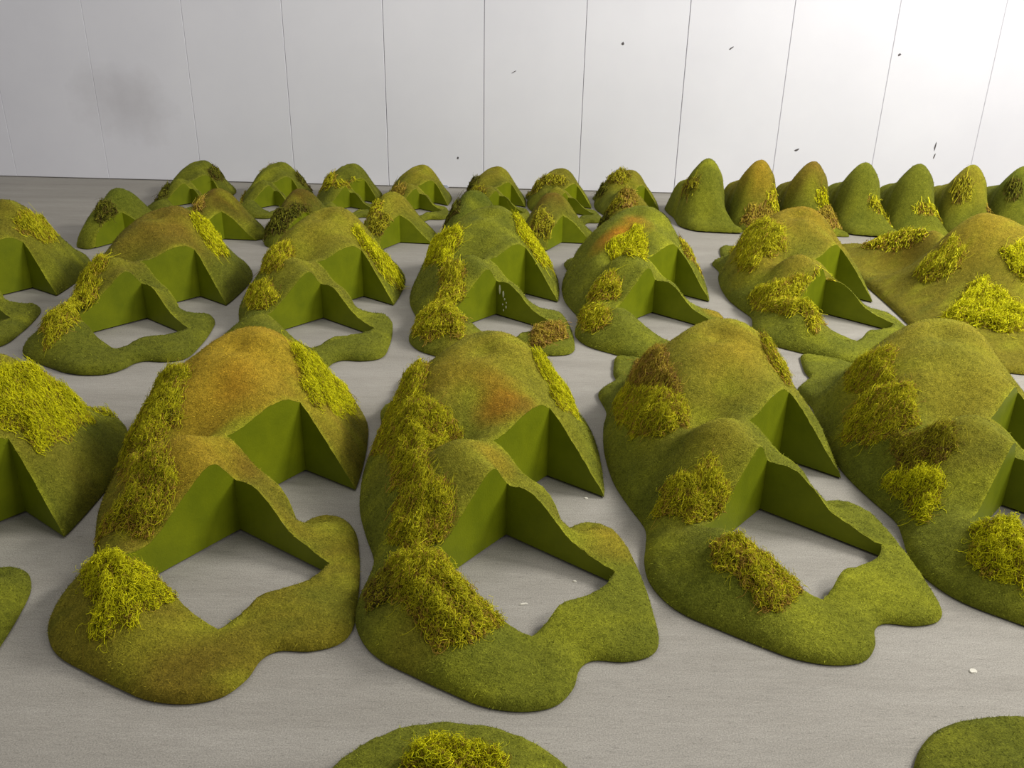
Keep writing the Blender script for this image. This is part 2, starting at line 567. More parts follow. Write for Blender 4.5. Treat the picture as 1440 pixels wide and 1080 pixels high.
# ---------------------------------------------------------------- moss
def wander(n, seg, length, curl, lift):
    """n curly polylines of seg+1 points around the origin, flat-ish"""
    th = rng.uniform(0, 2 * math.pi, n)
    ph = rng.normal(0, 0.8, n)
    P = np.zeros((n, seg + 1, 3))
    L = length * rng.uniform(0.5, 1.5, n) / seg
    spin = rng.choice([-1.0, 1.0], n) * rng.uniform(0.3, 1.0, n) * curl
    for s in range(seg):
        d = np.stack([np.cos(th) * np.cos(ph), np.sin(th) * np.cos(ph), np.sin(ph) * lift], -1)
        P[:, s + 1] = P[:, s] + d * L[:, None]
        th = th + spin + rng.normal(0, 0.55, n)
        ph = ph * 0.7 + rng.normal(0, 0.75, n)
    return P - P.mean(1, keepdims=True) * 0.7


def strands(P, width, tri):
    """tubes of triangular section (tri) or crossed ribbons along polylines P (n,s,3)"""
    n, s, _ = P.shape
    d = np.gradient(P, axis=1)
    d /= np.linalg.norm(d, axis=2, keepdims=True) + 1e-9
    up = np.zeros_like(d)
    up[..., 2] = 1
    up[..., 0] += rng.normal(0, 0.4, (n, 1))
    a = np.cross(d, up)
    a /= np.linalg.norm(a, axis=2, keepdims=True) + 1e-9
    b = np.cross(d, a)
    tp = np.linspace(1, 0.45, s)[None, :, None] * width * rng.uniform(0.7, 1.3, (n, 1, 1))
    k = 3 if tri else 2
    ring = []
    for j in range(k):
        an = 2 * math.pi * j / k + (0.5 if tri else 0.6)
        ring.append(P + (a * math.cos(an) + b * math.sin(an)) * tp * 0.5)
    V = np.stack(ring, 2).reshape(-1, 3)          # index = (i*s + t)*k + j
    i, t = np.meshgrid(np.arange(n), np.arange(s - 1), indexing='ij')
    base = ((i * s + t) * k).ravel()
    fs = []
    for j in range(k if tri else 1):
        j2 = (j + 1) % k
        fs.append(np.stack([base + j, base + j2, base + k + j2, base + k + j], -1))
    return V, np.concatenate(fs), s * k


MOSS_COL = {  # two greens and a dry brown, linear
    'bright': ((.78, .73, .010), (.53, .54, .010), (.24, .17, .018)),
    'mid': ((.68, .61, .018), (.42, .42, .012), (.32, .20, .03)),
    'olive': ((.52, .45, .022), (.31, .30, .014), (.20, .13, .022)),
    'dark': ((.20, .19, .015), (.11, .12, .009), (.10, .07, .014)),
    'brown': ((.52, .40, .040), (.36, .26, .028), (.30, .17, .040)),
}


def lobes(n):
    K = rng.normal(0, 1, (n, 2))
    return K


def moss(root, mould, poly, style, thick, dens, width, length, brown=0.25, curl=1.15, tri=True):
    """poly: local xy outline of a clump on the mould"""
    poly = np.array(poly, float)
    c = poly.mean(0)
    # roughen outline
    fine = []
    for i in range(len(poly)):
        for t in (0, .33, .66):
            p = poly[i] * (1 - t) + poly[(i + 1) % len(poly)] * t
            fine.append(p + (p - c) * rng.normal(0, 0.10))
    poly = np.array(fine)
    lo, hi = poly.min(0), poly.max(0)
    segs = [(poly[i], poly[(i + 1) % len(poly)]) for i in range(len(poly))]
    area = 0.5 * abs(np.sum(poly[:, 0] * np.roll(poly[:, 1], -1) - poly[:, 1] * np.roll(poly[:, 0], -1)))
    ph = rng.uniform(0, 6.28, 6)
    fr = rng.uniform(40, 110, 6)

    def lump(q):
        return 0.5 + 0.25 * np.sin(q[:, 0] * fr[0] + ph[0] + 2 * np.sin(q[:, 1] * fr[1])) + 0.25 * np.sin(q[:, 1] * fr[2] + ph[2] + 2 * np.sin(q[:, 0] * fr[3] + ph[3]))

    def dome(q):
        d = seg_dist(q, segs) * np.where(in_poly(q, poly), 1, -1)
        return np.clip(d / (thick * 0.7), -0.2, 1) * thick * (0.6 + 0.9 * lump(q))
    # the matted pad below the strands
    st = max(0.006, math.sqrt(area) / 22)
    gx = np.arange(lo[0] - st, hi[0] + st * 1.5, st)
    gy = np.arange(lo[1] - st, hi[1] + st * 1.5, st)
    Q = np.stack(np.meshgrid(gx, gy, indexing='ij'), -1)
    nx, ny = Q.shape[:2]
    Qf = Q.reshape(-1, 2)
    z, ins = mould.sample(Qf[:, 0], Qf[:, 1])
    dm = dome(Qf)
    ok = (dm > -0.1 * thick) & ins
    zz = z + dm * 0.8 + rng.normal(0, thick * 0.08, len(z)) - 0.001
    idx = np.arange(nx * ny).reshape(nx, ny)
    fq = np.stack([idx[:-1, :-1], idx[1:, :-1], idx[1:, 1:], idx[:-1, 1:]], -1).reshape(-1, 4)
    fq = fq[ok[fq].all(1)]
    c1, c2, c3 = (np.array(x) for x in MOSS_COL[style])
    if len(fq) == 0:
        return None
    lab = np.arange(nx * ny)
    for _ in range(400):
        mn = lab[fq].min(1)
        new = lab.copy()
        np.minimum.at(new, fq.ravel(), np.repeat(mn, 4))
        if (new == lab).all():
            break
        lab = new
    ids, cnt = np.unique(lab[fq[:, 0]], return_counts=True)
    fq = fq[lab[fq[:, 0]] == ids[cnt.argmax()]]
    use = np.unique(fq)
    remap = np.zeros(nx * ny, int)
    remap[use] = np.arange(len(use))
    Vp = np.column_stack([Qf, zz])[use]
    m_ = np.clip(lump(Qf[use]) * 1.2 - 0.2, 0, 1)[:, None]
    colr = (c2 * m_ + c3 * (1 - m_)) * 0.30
    pad = make_mesh('moss_clump', Vp, remap[fq], FIBRE, root, smooth=True, tint=colr)
    # strands
    n = int(area * dens)
    q = rng.uniform(lo, hi, (n * 4 + 50, 2))
    d_ = seg_dist(q, segs)
    inn = in_poly(q, poly)
    q = q[(inn | (d_ < 0.006))][:n]
    z, ins = mould.sample(q[:, 0], q[:, 1])
    q, z = q[ins], z[ins]
    n = len(q)
    dm = np.maximum(dome(q), 0)
    seg = 11 if tri else 7
    P = wander(n, seg, length, curl, 0.9)
    # loose wisps trailing off the rim
    wisp = (rng.random(n) < 0.10) & (seg_dist(q, segs) < 0.018)
    if wisp.any():
        P[wisp] = wander(int(wisp.sum()), seg, length * 1.9, 0.35, 0.5)
    # drape over the slope
    e = 0.01
    zx = (mould.sample(q[:, 0] + e, q[:, 1])[0] - mould.sample(q[:, 0] - e, q[:, 1])[0]) / (2 * e)
    zy = (mould.sample(q[:, 0], q[:, 1] + e)[0] - mould.sample(q[:, 0], q[:, 1] - e)[0]) / (2 * e)
    zx, zy = np.clip(zx, -2, 2), np.clip(zy, -2, 2)
    P[..., 2] += P[..., 0] * zx[:, None] + P[..., 1] * zy[:, None]
    h0 = dm * rng.uniform(0.7, 1.25, n) + 0.003
    P += np.column_stack([q, z + h0])[:, None]
    # keep strands above the felt
    zs, _ = mould.sample(P[..., 0].ravel(), P[..., 1].ravel())
    P[..., 2] = np.maximum(P[..., 2], zs.reshape(P.shape[:2]) + 0.0012)
    V_, F_, per = strands(P, width, tri)
    br = brown * 0.55 + 0.35 * (0.5 - lump(q)) * (brown > .12) + 0.22 * (dm < thick * 0.25)
    pick = rng.random(n)
    isb = (pick < br)[:, None]
    m_ = rng.random(n)[:, None]
    colr = np.where(isb, c3 * (0.8 + 0.9 * m_), c1 * m_ + c2 * (1 - m_)) * rng.uniform(0.6, 1.3, (n, 1))
    make_mesh('moss_strands', V_, F_, FIBRE, pad, smooth=True, tint=np.repeat(colr, per, 0), kind='stuff')
    return pad


# ---------------------------------------------------------------- hills
GREEN = np.array((.158, .170, .014))
LIME = np.array((.310, .320, .018))
OLIVE = np.array((.265, .225, .018))
DARK = np.array((.095, .115, .010))
OCHRE = np.array((.420, .280, .020))
RUST = np.array((.440, .190, .014))
BROWN = np.array((.200, .130, .014))


def vnoise(q, f, seed):
    r = np.random.default_rng(seed)
    s = np.zeros(len(q))
    for k in range(7):
        a = r.uniform(0, 6.28)
        w = f * r.uniform(0.6, 1.6)
        s += np.sin((q[:, 0] * math.cos(a) + q[:, 1] * math.sin(a)) * w + r.uniform(0, 6.28) + 1.3 * np.sin(q[:, 1] * w * 0.7 + k))
    return s / 7 * 1.6


class Hill:
    def __init__(self, name, mould, loc, rot, label, group, cat='model hill', seed=0, base=GREEN, top=OLIVE, spots=(), lift=0.0, pile=None):
        self.m, self.x, self.y, self.rot = mould, loc[0], loc[1], rot
        self.ca, self.sa = math.cos(rot), math.sin(rot)
        r = bpy.data.objects.new(name, None)
        r.empty_display_size = 0.05
        r.location = (loc[0], loc[1], 0)
        r.rotation_euler = (0, 0, rot)
        r['label'], r['category'], r['group'] = label, cat, group
        r['kind'] = 'thing'
        link(r)
        self.root = r
        V = mould.V
        n = len(V)
        zb = mould.z.copy()
        d = seg_dist(V, mould.felt_segs)
        zb += vnoise(V, 45, seed + 100) * 0.0022 * np.clip(d / 0.03, 0, 1) + rng.normal(0, 0.0007, n)
        if lift:
            k = np.clip(1 - (V[:, 1] - mould.lo[1]) / 0.3, 0, 1)
            zb += lift * k
        zb = np.maximum(zb, 0.006)
        # dyed colour
        zz = mould.z / mould.z.max()
        nz = vnoise(V, 14, seed)
        nz2 = vnoise(V, 37, seed + 7)
        w = np.clip(zz * 1.5 - 0.45 + nz * 0.35, 0, 1)[:, None]
        col = base * (1 - w) + top * w
        w = np.clip(nz2 * 0.45 + nz * 0.25, 0, 0.75)[:, None]
        col = col * (1 - w) + LIME * w
        w = np.clip(-nz2 * 0.45 - 0.1, 0, 0.6)[:, None]
        col = col * (1 - w) + DARK * w
        if mould.cuts:
            dc = seg_dist(V, mould.cuts)
            w = (np.clip(1 - dc / 0.012, 0, 1) * (0.35 + 0.4 * np.clip(nz2, 0, 1)))[:, None]
            col = col * (1 - w) + LIME * 1.15 * w
        for (px, py, rad, c, s) in spots:
            p = self.hit(px, py)
            if p is None:
                continue
            k = rad * p[3] / F
            rr = np.hypot(V[:, 0] - p[0], V[:, 1] - p[1]) / k + nz2 * 0.25
            w = (np.clip(1.25 - rr, 0, 1) ** 1.0 * s)[:, None]
            col = col * (1 - w) + np.array(c) * w
        self.z = zb
        self.colr = col
        bf = mould.bound_felt
        # felt top plus its turned-down rim
        ub = np.unique(bf)
        remap = np.full(n, -1)
        remap[ub] = n + np.arange(len(ub))
        low = np.column_stack([V[ub], np.maximum(zb[ub] - 0.009, 0.0028)])
        verts = np.concatenate([np.column_stack([V, zb]), low])
        quads = np.stack([bf[:, 0], remap[bf[:, 0]], remap[bf[:, 1]], bf[:, 1]], -1)
        tr = np.concatenate([mould.T, quads[:, [0, 1, 2]], quads[:, [0, 2, 3]]])
        make_mesh('felt_cover', verts, tr, FELT, r, tint=np.concatenate([col, col[ub] * 0.9]))
        self.pile(pile)
        for B in mould.bound_cut:
            if not len(B):
                continue
            a, b = V[B[:, 0]], V[B[:, 1]]
            nb = len(B)
            ub2 = np.unique(B)
            rm = np.zeros(n, int)
            rm[ub2] = np.arange(len(ub2))
            top_ = np.column_stack([V[ub2], zb[ub2] - 0.0004])
            bot = np.column_stack([V[ub2], np.minimum(zb[ub2] - 0.002, 0.005)])
            q = np.stack([rm[B[:, 0]], rm[B[:, 0]] + len(ub2), rm[B[:, 1]] + len(ub2), rm[B[:, 1]]], -1)
            make_mesh('cut_face', np.concatenate([top_, bot]), q, CUT, r, smooth=False)

    def pile(self, n):
        m = self.m
        if n is None:
            n = {id(BIG): 42000, id(ROUND): 25000, id(BIGM): 20000, id(BROAD): 20000}.get(id(m), 5000)
        V, T = m.V, m.T
        P = np.column_stack([V, self.z])
        a, b, c = P[T[:, 0]], P[T[:, 1]], P[T[:, 2]]
        nr = np.cross(b - a, c - a)
        ar = np.linalg.norm(nr, axis=1)
        k = rng.choice(len(T), n, p=ar / ar.sum())
        u, v = rng.random(n), rng.random(n)
        sw = u + v > 1
        u[sw], v[sw] = 1 - u[sw], 1 - v[sw]
        p = a[k] + (b - a)[k] * u[:, None] + (c - a)[k] * v[:, None]
        nn = nr[k] / ar[k][:, None]
        nn *= np.sign(nn[:, 2:3])
        d = rng.normal(0, 1, (n, 3))
        d -= nn * (d * nn).sum(1)[:, None]
        d /= np.linalg.norm(d, axis=1)[:, None]
        w = np.cross(nn, d)
        near = m in (BIG, ROUND)
        L = (0.0062 if near else 0.008) * rng.uniform(.6, 1.4, n)[:, None]
        W = (0.0011 if near else 0.0016) * rng.uniform(.7, 1.3, n)[:, None]
        tip = p + (d * .8 + nn * rng.uniform(.12, .55, (n, 1))) * L
        q = p - nn * .0004
        verts = np.stack([q - w * W * .5, q + w * W * .5, tip], 1).reshape(-1, 3)
        col = self.colr[T[k, 0]] * rng.choice([.5, .8, 1.05, 1.45, 2.0], n, p=[.2, .25, .25, .2, .1])[:, None]
        make_mesh('felt_pile', verts, np.arange(3 * n).reshape(-1, 3), PILE, self.root, smooth=False, tint=np.repeat(col, 3, 0), kind='stuff')

    def hit(self, px, py):
        d = ray(px, py)
        z = np.concatenate([np.arange(0.40, 0, -0.002), [0.0]])
        t = (z - 1.0) / d[2]
        P = CAM + d[None] * t[:, None]
        dx, dy = P[:, 0] - self.x, P[:, 1] - self.y
        lx, ly = self.ca * dx + self.sa * dy, -self.sa * dx + self.ca * dy
        h, ins = self.m.sample(lx, ly)
        gap = np.where(ins, z - h, 9)
        k = np.argmax(gap <= 0) if (gap <= 0).any() else int(np.argmin(gap))
        if gap[k] > 1:
            return None
        dep = np.linalg.norm(P[k] - CAM)
        return lx[k], ly[k], z[k], dep

    def moss(self, pts, style='mid', thick=0.016, q=1.0, **kw):
        H = [self.hit(*p) for p in pts]
        H = [h for h in H if h is not None]
        if len(H) < 3:
            return
        dep = np.mean([h[3] for h in H])
        poly = [(h[0], h[1]) for h in H]
        near = dep < 2.6
        dens = (235000 if near else 165000 if dep < 3.8 else 70000) * q
        width = 0.00135 if near else 0.0019 if dep < 3.8 else 0.0034
        length = 0.032 if near else 0.034 if dep < 3.8 else 0.036
        moss(self.root, self.m, poly, style, thick, dens, width, length, tri=near, **kw)

    def blob(self, cx, cy, rx, ry, ang=0.0, style='mid', thick=0.014, **kw):
        pts = []
        for j in range(10):
            a = 2 * math.pi * j / 10
            X, Y = rx * math.cos(a), ry * math.sin(a)
            pts.append((cx + X * math.cos(ang) - Y * math.sin(ang), cy + X * math.sin(ang) + Y * math.cos(ang)))
        self.moss(pts, style, thick, **kw)


GR2 = 'large hills of the second row'
GR3 = 'large hills of the third row'
# ---- second row
P1 = Hill('terrain_hill', BIG, (-.545, 1.516), math.radians(2.9), 'large green felt hill with broad ochre-brown peak and bright clump at its right shoulder', GR2, seed=1,
          base=OLIVE * .8, top=OCHRE, spots=[(340, 500, 60, OCHRE * 1.1, .8), (310, 560, 60, OCHRE, .8), (330, 540, 30, RUST, .4), (250, 940, 90, BROWN * .75, .6), (350, 660, 22, BROWN, .7), (470, 840, 60, GREEN, .5), (470, 740, 40, LIME, .5), (290, 650, 40, OCHRE * .8, .6)])
P1.moss([(415, 490), (445, 492), (465, 515), (490, 550), (495, 575), (475, 580), (445, 570), (425, 535)], 'bright', .02, brown=.08)
P1.moss([(240, 520), (262, 530), (268, 570), (240, 610), (195, 640), (165, 630), (170, 590), (205, 555)], 'mid', .02)
P1.moss([(170, 660), (235, 635), (243, 690), (215, 750), (190, 760), (140, 755), (145, 740), (175, 715), (185, 680)], 'mid', .018, brown=.45)
P1.moss([(125, 800), (155, 795), (200, 800), (243, 805), (238, 825), (200, 865), (150, 892), (132, 885), (140, 850), (122, 820)], 'bright', .022, brown=.2)

P2 = Hill('terrain_hill', BIG, (-.006, 1.516), 0.0, 'large green hill with orange blush on its front and big wiry moss at its foot', GR2, seed=2,
          base=GREEN * 1.05, top=OLIVE * 1.15, spots=[(705, 560, 42, RUST * .9, .65), (640, 520, 50, OCHRE * .8, .5), (740, 655, 18, BROWN, .7), (850, 750, 60, OCHRE, .45), (580, 880, 60, OLIVE, .5), (800, 880, 60, LIME, .5), (590, 640, 30, DARK, .6), (690, 640, 30, OCHRE * .9, .5)])
P2.moss([(748, 500), (775, 515), (805, 570), (812, 585), (790, 580), (775, 545)], 'bright', .016, brown=.1)
P2.moss([(575, 535), (598, 525), (585, 575), (640, 600), (625, 620), (595, 650), (600, 680), (570, 690), (560, 665), (530, 640), (540, 600), (555, 565)], 'mid', .02)
P2.moss([(600, 680), (632, 690), (640, 730), (605, 762), (570, 775), (552, 760), (556, 712)], 'mid', .016, brown=.3)
P2.moss([(555, 795), (610, 785), (640, 815), (700, 850), (705, 870), (650, 910), (615, 925), (605, 890), (575, 860), (550, 830)], 'mid', .022, brown=.28)
P2.moss([(515, 830), (550, 800), (560, 840), (520, 860)], 'olive', .008, q=.25, brown=.6)

P3 = Hill('terrain_hill', BIG, (.538, 1.634), math.radians(-3.5), 'large plain green felt hill with a red-brown patch in its upper left moss', GR2, seed=3,
          base=GREEN * 1.0, top=OLIVE * 1.2, spots=[(1030, 490, 50, OCHRE * .8, .45), (920, 680, 70, DARK, .5), (960, 840, 60, DARK * 1.2, .4), (1220, 820, 70, LIME, .6), (1150, 880, 60, LIME, .4), (1010, 620, 40, OLIVE * .9, .6)])
P3.moss([(898, 512), (935, 518), (950, 545), (930, 560), (895, 552), (885, 535)], 'brown', .012, brown=.5)
P3.moss([(866, 564), (900, 555), (955, 565), (966, 590), (945, 608), (900, 615), (880, 600), (860, 586)], 'mid', .02, brown=.3)
P3.moss([(1070, 475), (1085, 490), (1108, 520), (1107, 540), (1090, 520)], 'mid', .012, brown=.45)
P3.moss([(1000, 650), (1015, 680), (1025, 715), (1010, 735), (975, 735), (930, 715), (935, 685), (970, 675)], 'mid', .018, brown=.25)
P3.moss([(1005, 770), (1060, 765), (1100, 783), (1128, 806), (1115, 832), (1095, 860), (1070, 850), (1040, 810), (1005, 800)], 'mid', .016, brown=.5)

P4 = Hill('terrain_hill', BIG, (1.076, 1.67), math.radians(-6), 'large green hill cut by the right edge, moss tumbling down its left flank', GR2, seed=4,
          base=GREEN, top=OLIVE * 1.1, spots=[(1220, 690, 80, DARK, .5), (1330, 490, 50, GREEN, .5), (1340, 560, 60, OLIVE * 1.2, .5)])
P4.moss([(1195, 522), (1250, 495), (1252, 535), (1218, 552), (1188, 545)], 'mid', .016, brown=.2)
P4.moss([(1203, 568), (1245, 548), (1288, 562), (1283, 600), (1240, 618), (1190, 620), (1192, 600)], 'mid', .02, brown=.35)
P4.moss([(1255, 620), (1340, 600), (1345, 625), (1320, 650), (1265, 660)], 'olive', .016, brown=.45)
P4.moss([(1240, 680), (1290, 665), (1330, 680), (1320, 710), (1300, 735), (1275, 700)], 'bright', .018, brown=.2)
P4.moss([(1375, 745), (1440, 738), (1470, 760), (1470, 830), (1440, 828), (1400, 810), (1362, 790)], 'bright', .022, brown=.15)

L2 = Hill('terrain_hill', BIG, (-1.097, 1.323), 0.0, 'large green felt hill cut by the left edge, thick yellow moss mat on top', GR2, seed=5,
          base=GREEN * .9, top=OLIVE * .8, spots=[(100, 650, 60, OLIVE * .8, .5)])
L2.moss([(-20, 530), (0, 535), (50, 528), (80, 545), (125, 590), (100, 610), (55, 625), (20, 600), (-20, 590)], 'bright', .026, brown=.2)
L2.moss([(95, 552), (160, 558), (145, 572), (105, 568)], 'bright', .012, brown=.2)

# ---- third row
R3a = Hill('terrain_hill', BIGM, (-1.218, 2.767), math.radians(-1.6), 'large olive hill with two yellow moss streaks down its left flank, brownish peak', GR3, seed=6, base=GREEN * .85, top=BROWN * .95 + OLIVE * .1, lift=.008)
R3a.moss([(270, 305), (295, 310), (315, 345), (320, 365), (300, 355), (280, 325)], 'bright', .016, brown=.15)
R3a.moss([(145, 365), (150, 375), (125, 398), (103, 405), (115, 380)], 'mid', .014)
R3a.moss([(135, 405), (130, 425), (100, 470), (70, 482), (55, 465), (75, 440), (105, 420)], 'mid', .018)
R3b = Hill('terrain_hill', BIGM, (-.64, 2.804), math.radians(-1.8), 'large olive felt hill with one small round moss tuft low on its left flank', GR3, seed=7, base=GREEN * .95, top=OLIVE, lift=.008)
R3b.moss([(365, 365), (400, 345), (410, 360), (395, 380), (370, 380)], 'mid', .016, brown=.3)
R3b.moss([(352, 410), (380, 405), (388, 420), (375, 435), (352, 435)], 'mid', .02, brown=.15)
R3b.moss([(495, 320), (520, 340), (560, 385), (560, 405), (540, 390), (510, 350)], 'bright', .014, brown=.25)
R3c = Hill('terrain_hill', BIGM, (-.06, 2.878), math.radians(-2.2), 'large green felt hill with dry brown moss nest on its front right lobe', GR3, seed=8, base=GREEN, top=GREEN * .95, spots=[(650, 480, 40, OLIVE, .6)])
R3c.moss([(600, 355), (650, 320), (648, 345), (625, 375), (605, 370)], 'bright', .016, brown=.2)
R3c.moss([(620, 380), (650, 385), (650, 420), (635, 440), (655, 450), (645, 475), (610, 480), (585, 470), (582, 450), (610, 430), (625, 405)], 'mid', .018, brown=.3)
R3c.moss([(720, 305), (735, 310), (760, 340), (775, 375), (765, 380), (740, 345)], 'bright', .014, brown=.12)
R3c.moss([(750, 465), (790, 460), (797, 475), (760, 490), (745, 485)], 'brown', .014, brown=.5)
R3d = Hill('terrain_hill', BIGM, (.485, 2.928), math.radians(-5.3), 'large green felt hill with a rust-orange streak left of its peak', GR3, seed=9, base=GREEN * 1.05, top=GREEN * 1.1,
           spots=[(870, 325, 24, RUST * 1.1, .9), (890, 308, 16, RUST, .7), (850, 340, 20, RUST, .7), (905, 315, 16, OCHRE, .4), (1005, 440, 20, OCHRE, .6)])
R3d.moss([(860, 350), (895, 320), (908, 345), (905, 365), (880, 360)], 'bright', .014, brown=.15)
R3d.moss([(825, 415), (860, 385), (872, 400), (870, 420), (835, 425)], 'mid', .016, brown=.35)
R3d.moss([(815, 440), (840, 435), (860, 455), (835, 465), (820, 460)], 'mid', .014, brown=.25)
R3d.moss([(955, 335), (985, 372), (988, 390), (965, 370)], 'mid', .012, brown=.4)
R3e = Hill('terrain_hill', BIGM, (1.085, 2.965), math.radians(-7), 'large hill with a wide moss band across its front, left of the broad uncut hill', GR3, seed=10, base=GREEN * 1.05, top=OCHRE * .75)
R3e.moss([(1032, 350), (1080, 318), (1105, 325), (1095, 352), (1060, 378), (1035, 378)], 'mid', .014, brown=.2)
R3e.moss([(1055, 415), (1090, 405), (1135, 420), (1160, 432), (1160, 447), (1140, 452), (1100, 440), (1060, 435)], 'mid', .018, brown=.25)
L3 = Hill('terrain_hill', BIGM, (-1.83, 2.82), math.radians(3), 'large dark green felt hill cut by the left edge, moss oval on its right shoulder', GR3, seed=11, base=GREEN * .85, top=OLIVE * .75, lift=.008)
L3.blob(50, 322, 28, 14, .5, 'mid', .018, brown=.15)
R3f = Hill('terrain_hill', BROAD, (1.72, 3.05), 0.0, 'broad uncut olive hill with a creased brown ridge running left from its peak', GR3, seed=12, base=OLIVE * .72, top=OLIVE * .9, spots=[(1290, 325, 40, BROWN, .7), (1390, 310, 50, OCHRE * .8, .5)])
R3f.moss([(1285, 385), (1335, 340), (1355, 355), (1345, 385), (1300, 397)], 'mid', .018, brown=.25)
R3f.moss([(1335, 447), (1370, 395), (1390, 400), (1440, 440), (1440, 467), (1385, 460), (1340, 457)], 'bright', .02, brown=.2)
R3f.moss([(1410, 355), (1440, 348), (1455, 370), (1445, 400), (1425, 385)], 'bright', .016, brown=.2)
R3f.moss([(1205, 350), (1240, 330), (1285, 325), (1300, 335), (1240, 352)], 'mid', .014, brown=.35)

# ---- first row, only their far ends reach into the frame
GR1 = 'large hills of the first row'
F1 = Hill('terrain_hill', ROUND, (-.115, .475), math.radians(-6), 'round green hill end with yellow moss, cut by the bottom edge near the middle', GR1, seed=13, base=GREEN, top=OLIVE)
F1.moss([(560, 1080), (590, 1052), (640, 1050), (700, 1062), (712, 1085), (640, 1100)], 'bright', .02, brown=.3)
F2 = Hill('terrain_hill', ROUND, (.80, .51), math.radians(8), 'plain round green hill end without moss, in the bottom right corner', GR1, seed=14, base=GREEN * .9, top=OLIVE)

# ---- fifth row, by the wall
GR5 = 'small cut hills along the wall'
for k, (ax, gx, gy, lab, blobs, top, dim) in enumerate([
    (263, 252, 284, 'small cut hill by the wall, leftmost of its row, dark moss on its right shoulder', [(228, 268, 9, 14, .3, 'dark'), (303, 246, 9, 8, .4, 'dark')], GREEN, .85),
    (378, 350, 286, 'small cut hill by the wall with a moss tuft perched on its very tip', [(376, 224, 14, 5, .2, 'olive'), (345, 245, 8, 10, -.5, 'dark'), (428, 252, 10, 9, .6, 'dark'), (336, 268, 7, 14, 0, 'olive')], GREEN, .9),
    (482, 475, 290, 'small cut hill with yellow moss on its left flank, third from left by the wall', [(458, 252, 12, 14, -.5, 'mid'), (485, 262, 16, 4, .1, 'mid')], GREEN, .95),
    (577, 585, 296, 'small cut hill by the wall left of the blue-grey stain on the wall', [(546, 258, 10, 10, -.5, 'olive'), (560, 272, 8, 7, 0, 'brown')], OLIVE, 1),
    (690, 702, 297, 'small cut hill by the wall with moss on its left edge and bald front', [(662, 255, 10, 12, -.4, 'dark'), (672, 275, 10, 8, 0, 'olive')], OLIVE * .9, .95),
    (775, 795, 298, 'small cut hill with thin moss round its middle, second from right in its row', [(750, 262, 12, 10, -.5, 'olive'), (778, 256, 18, 6, .1, 'olive')], OLIVE * .9, .95),
    (865, 890, 299, 'small cut hill with moss draped over its peak, right end of its row', [(866, 250, 18, 10, 0, 'olive'), (840, 268, 14, 10, -.4, 'dark')], OLIVE * .9, .95)]):
    g = ground(gx, gy)
    zc = 4.75
    X = (ax - 720) / F * (zc * cp + 0.75 * sp) + 0.02 + (0, 0, 0, 0, -.016, .014, .02)[k]
    h = Hill('small_terrain_hill', SMALL, (X + .026, 4.525 - k * 0.007), math.radians(-3 + (k % 3) * 2), lab, GR5, seed=20 + k, base=GREEN * .85, top=top)
    for b in blobs:
        h.blob(b[0], b[1], b[2], b[3], b[4], b[5], .012)

# ---- fourth row
GR4 = 'corner hills of the fourth row'
for k, (gx, gy, ax, rot, lab, blobs, base, dim) in enumerate([
    (178, 338, 190, 0, 'dark green corner hill at the left end of its row, beyond the left rear peaks', [(150, 305, 14, 20, -.4, 'dark')], DARK * 1.3, .85),
    (316, 337, 310, 0, 'brownish corner hill with a long pointed right foot, second from left in its row', [(275, 285, 12, 14, -.3, 'brown')], BROWN * .7, .9),
    (434, 337, 415, 0, 'dull olive corner hill overgrown with dark moss, third from left in its row', [(385, 315, 20, 18, 0, 'dark'), (420, 305, 16, 12, 0, 'dark')], BROWN * .65, .9),
    (563, 342, 540, 0, 'olive corner hill with light moss on its left flank, middle of its row', [(518, 298, 20, 10, -.4, 'mid'), (536, 320, 16, 16, .2, 'olive')], OLIVE, .95),
    (678, 338, 640, 0, 'dark mossy corner hill behind the dry-nest hill', [(612, 305, 18, 20, -.3, 'dark'), (630, 290, 16, 16, 0, 'dark')], DARK * 1.1, .85),
    (790, 342, 756, 0, 'corner hill with a lime right foot and a wiry moss front', [(762, 320, 16, 18, .1, 'olive')], BROWN * .8, 1),
    (899, 341, 868, 0, 'corner hill draped in brownish moss, right end of its row', [(850, 295, 28, 10, -.3, 'olive'), (838, 312, 18, 9, -.2, 'dark'), (880, 280, 16, 12, .3, 'brown')], OLIVE * .8, .95)]):
    g = ground(gx, gy)
    h = Hill('corner_hill', CORNER, (g[0], g[1]), math.radians(rot), lab, GR4, seed=40 + k, base=GREEN * .9, top=base)
    for b in blobs:
        h.blob(b[0], b[1], b[2], b[3], b[4], b[5], .014)

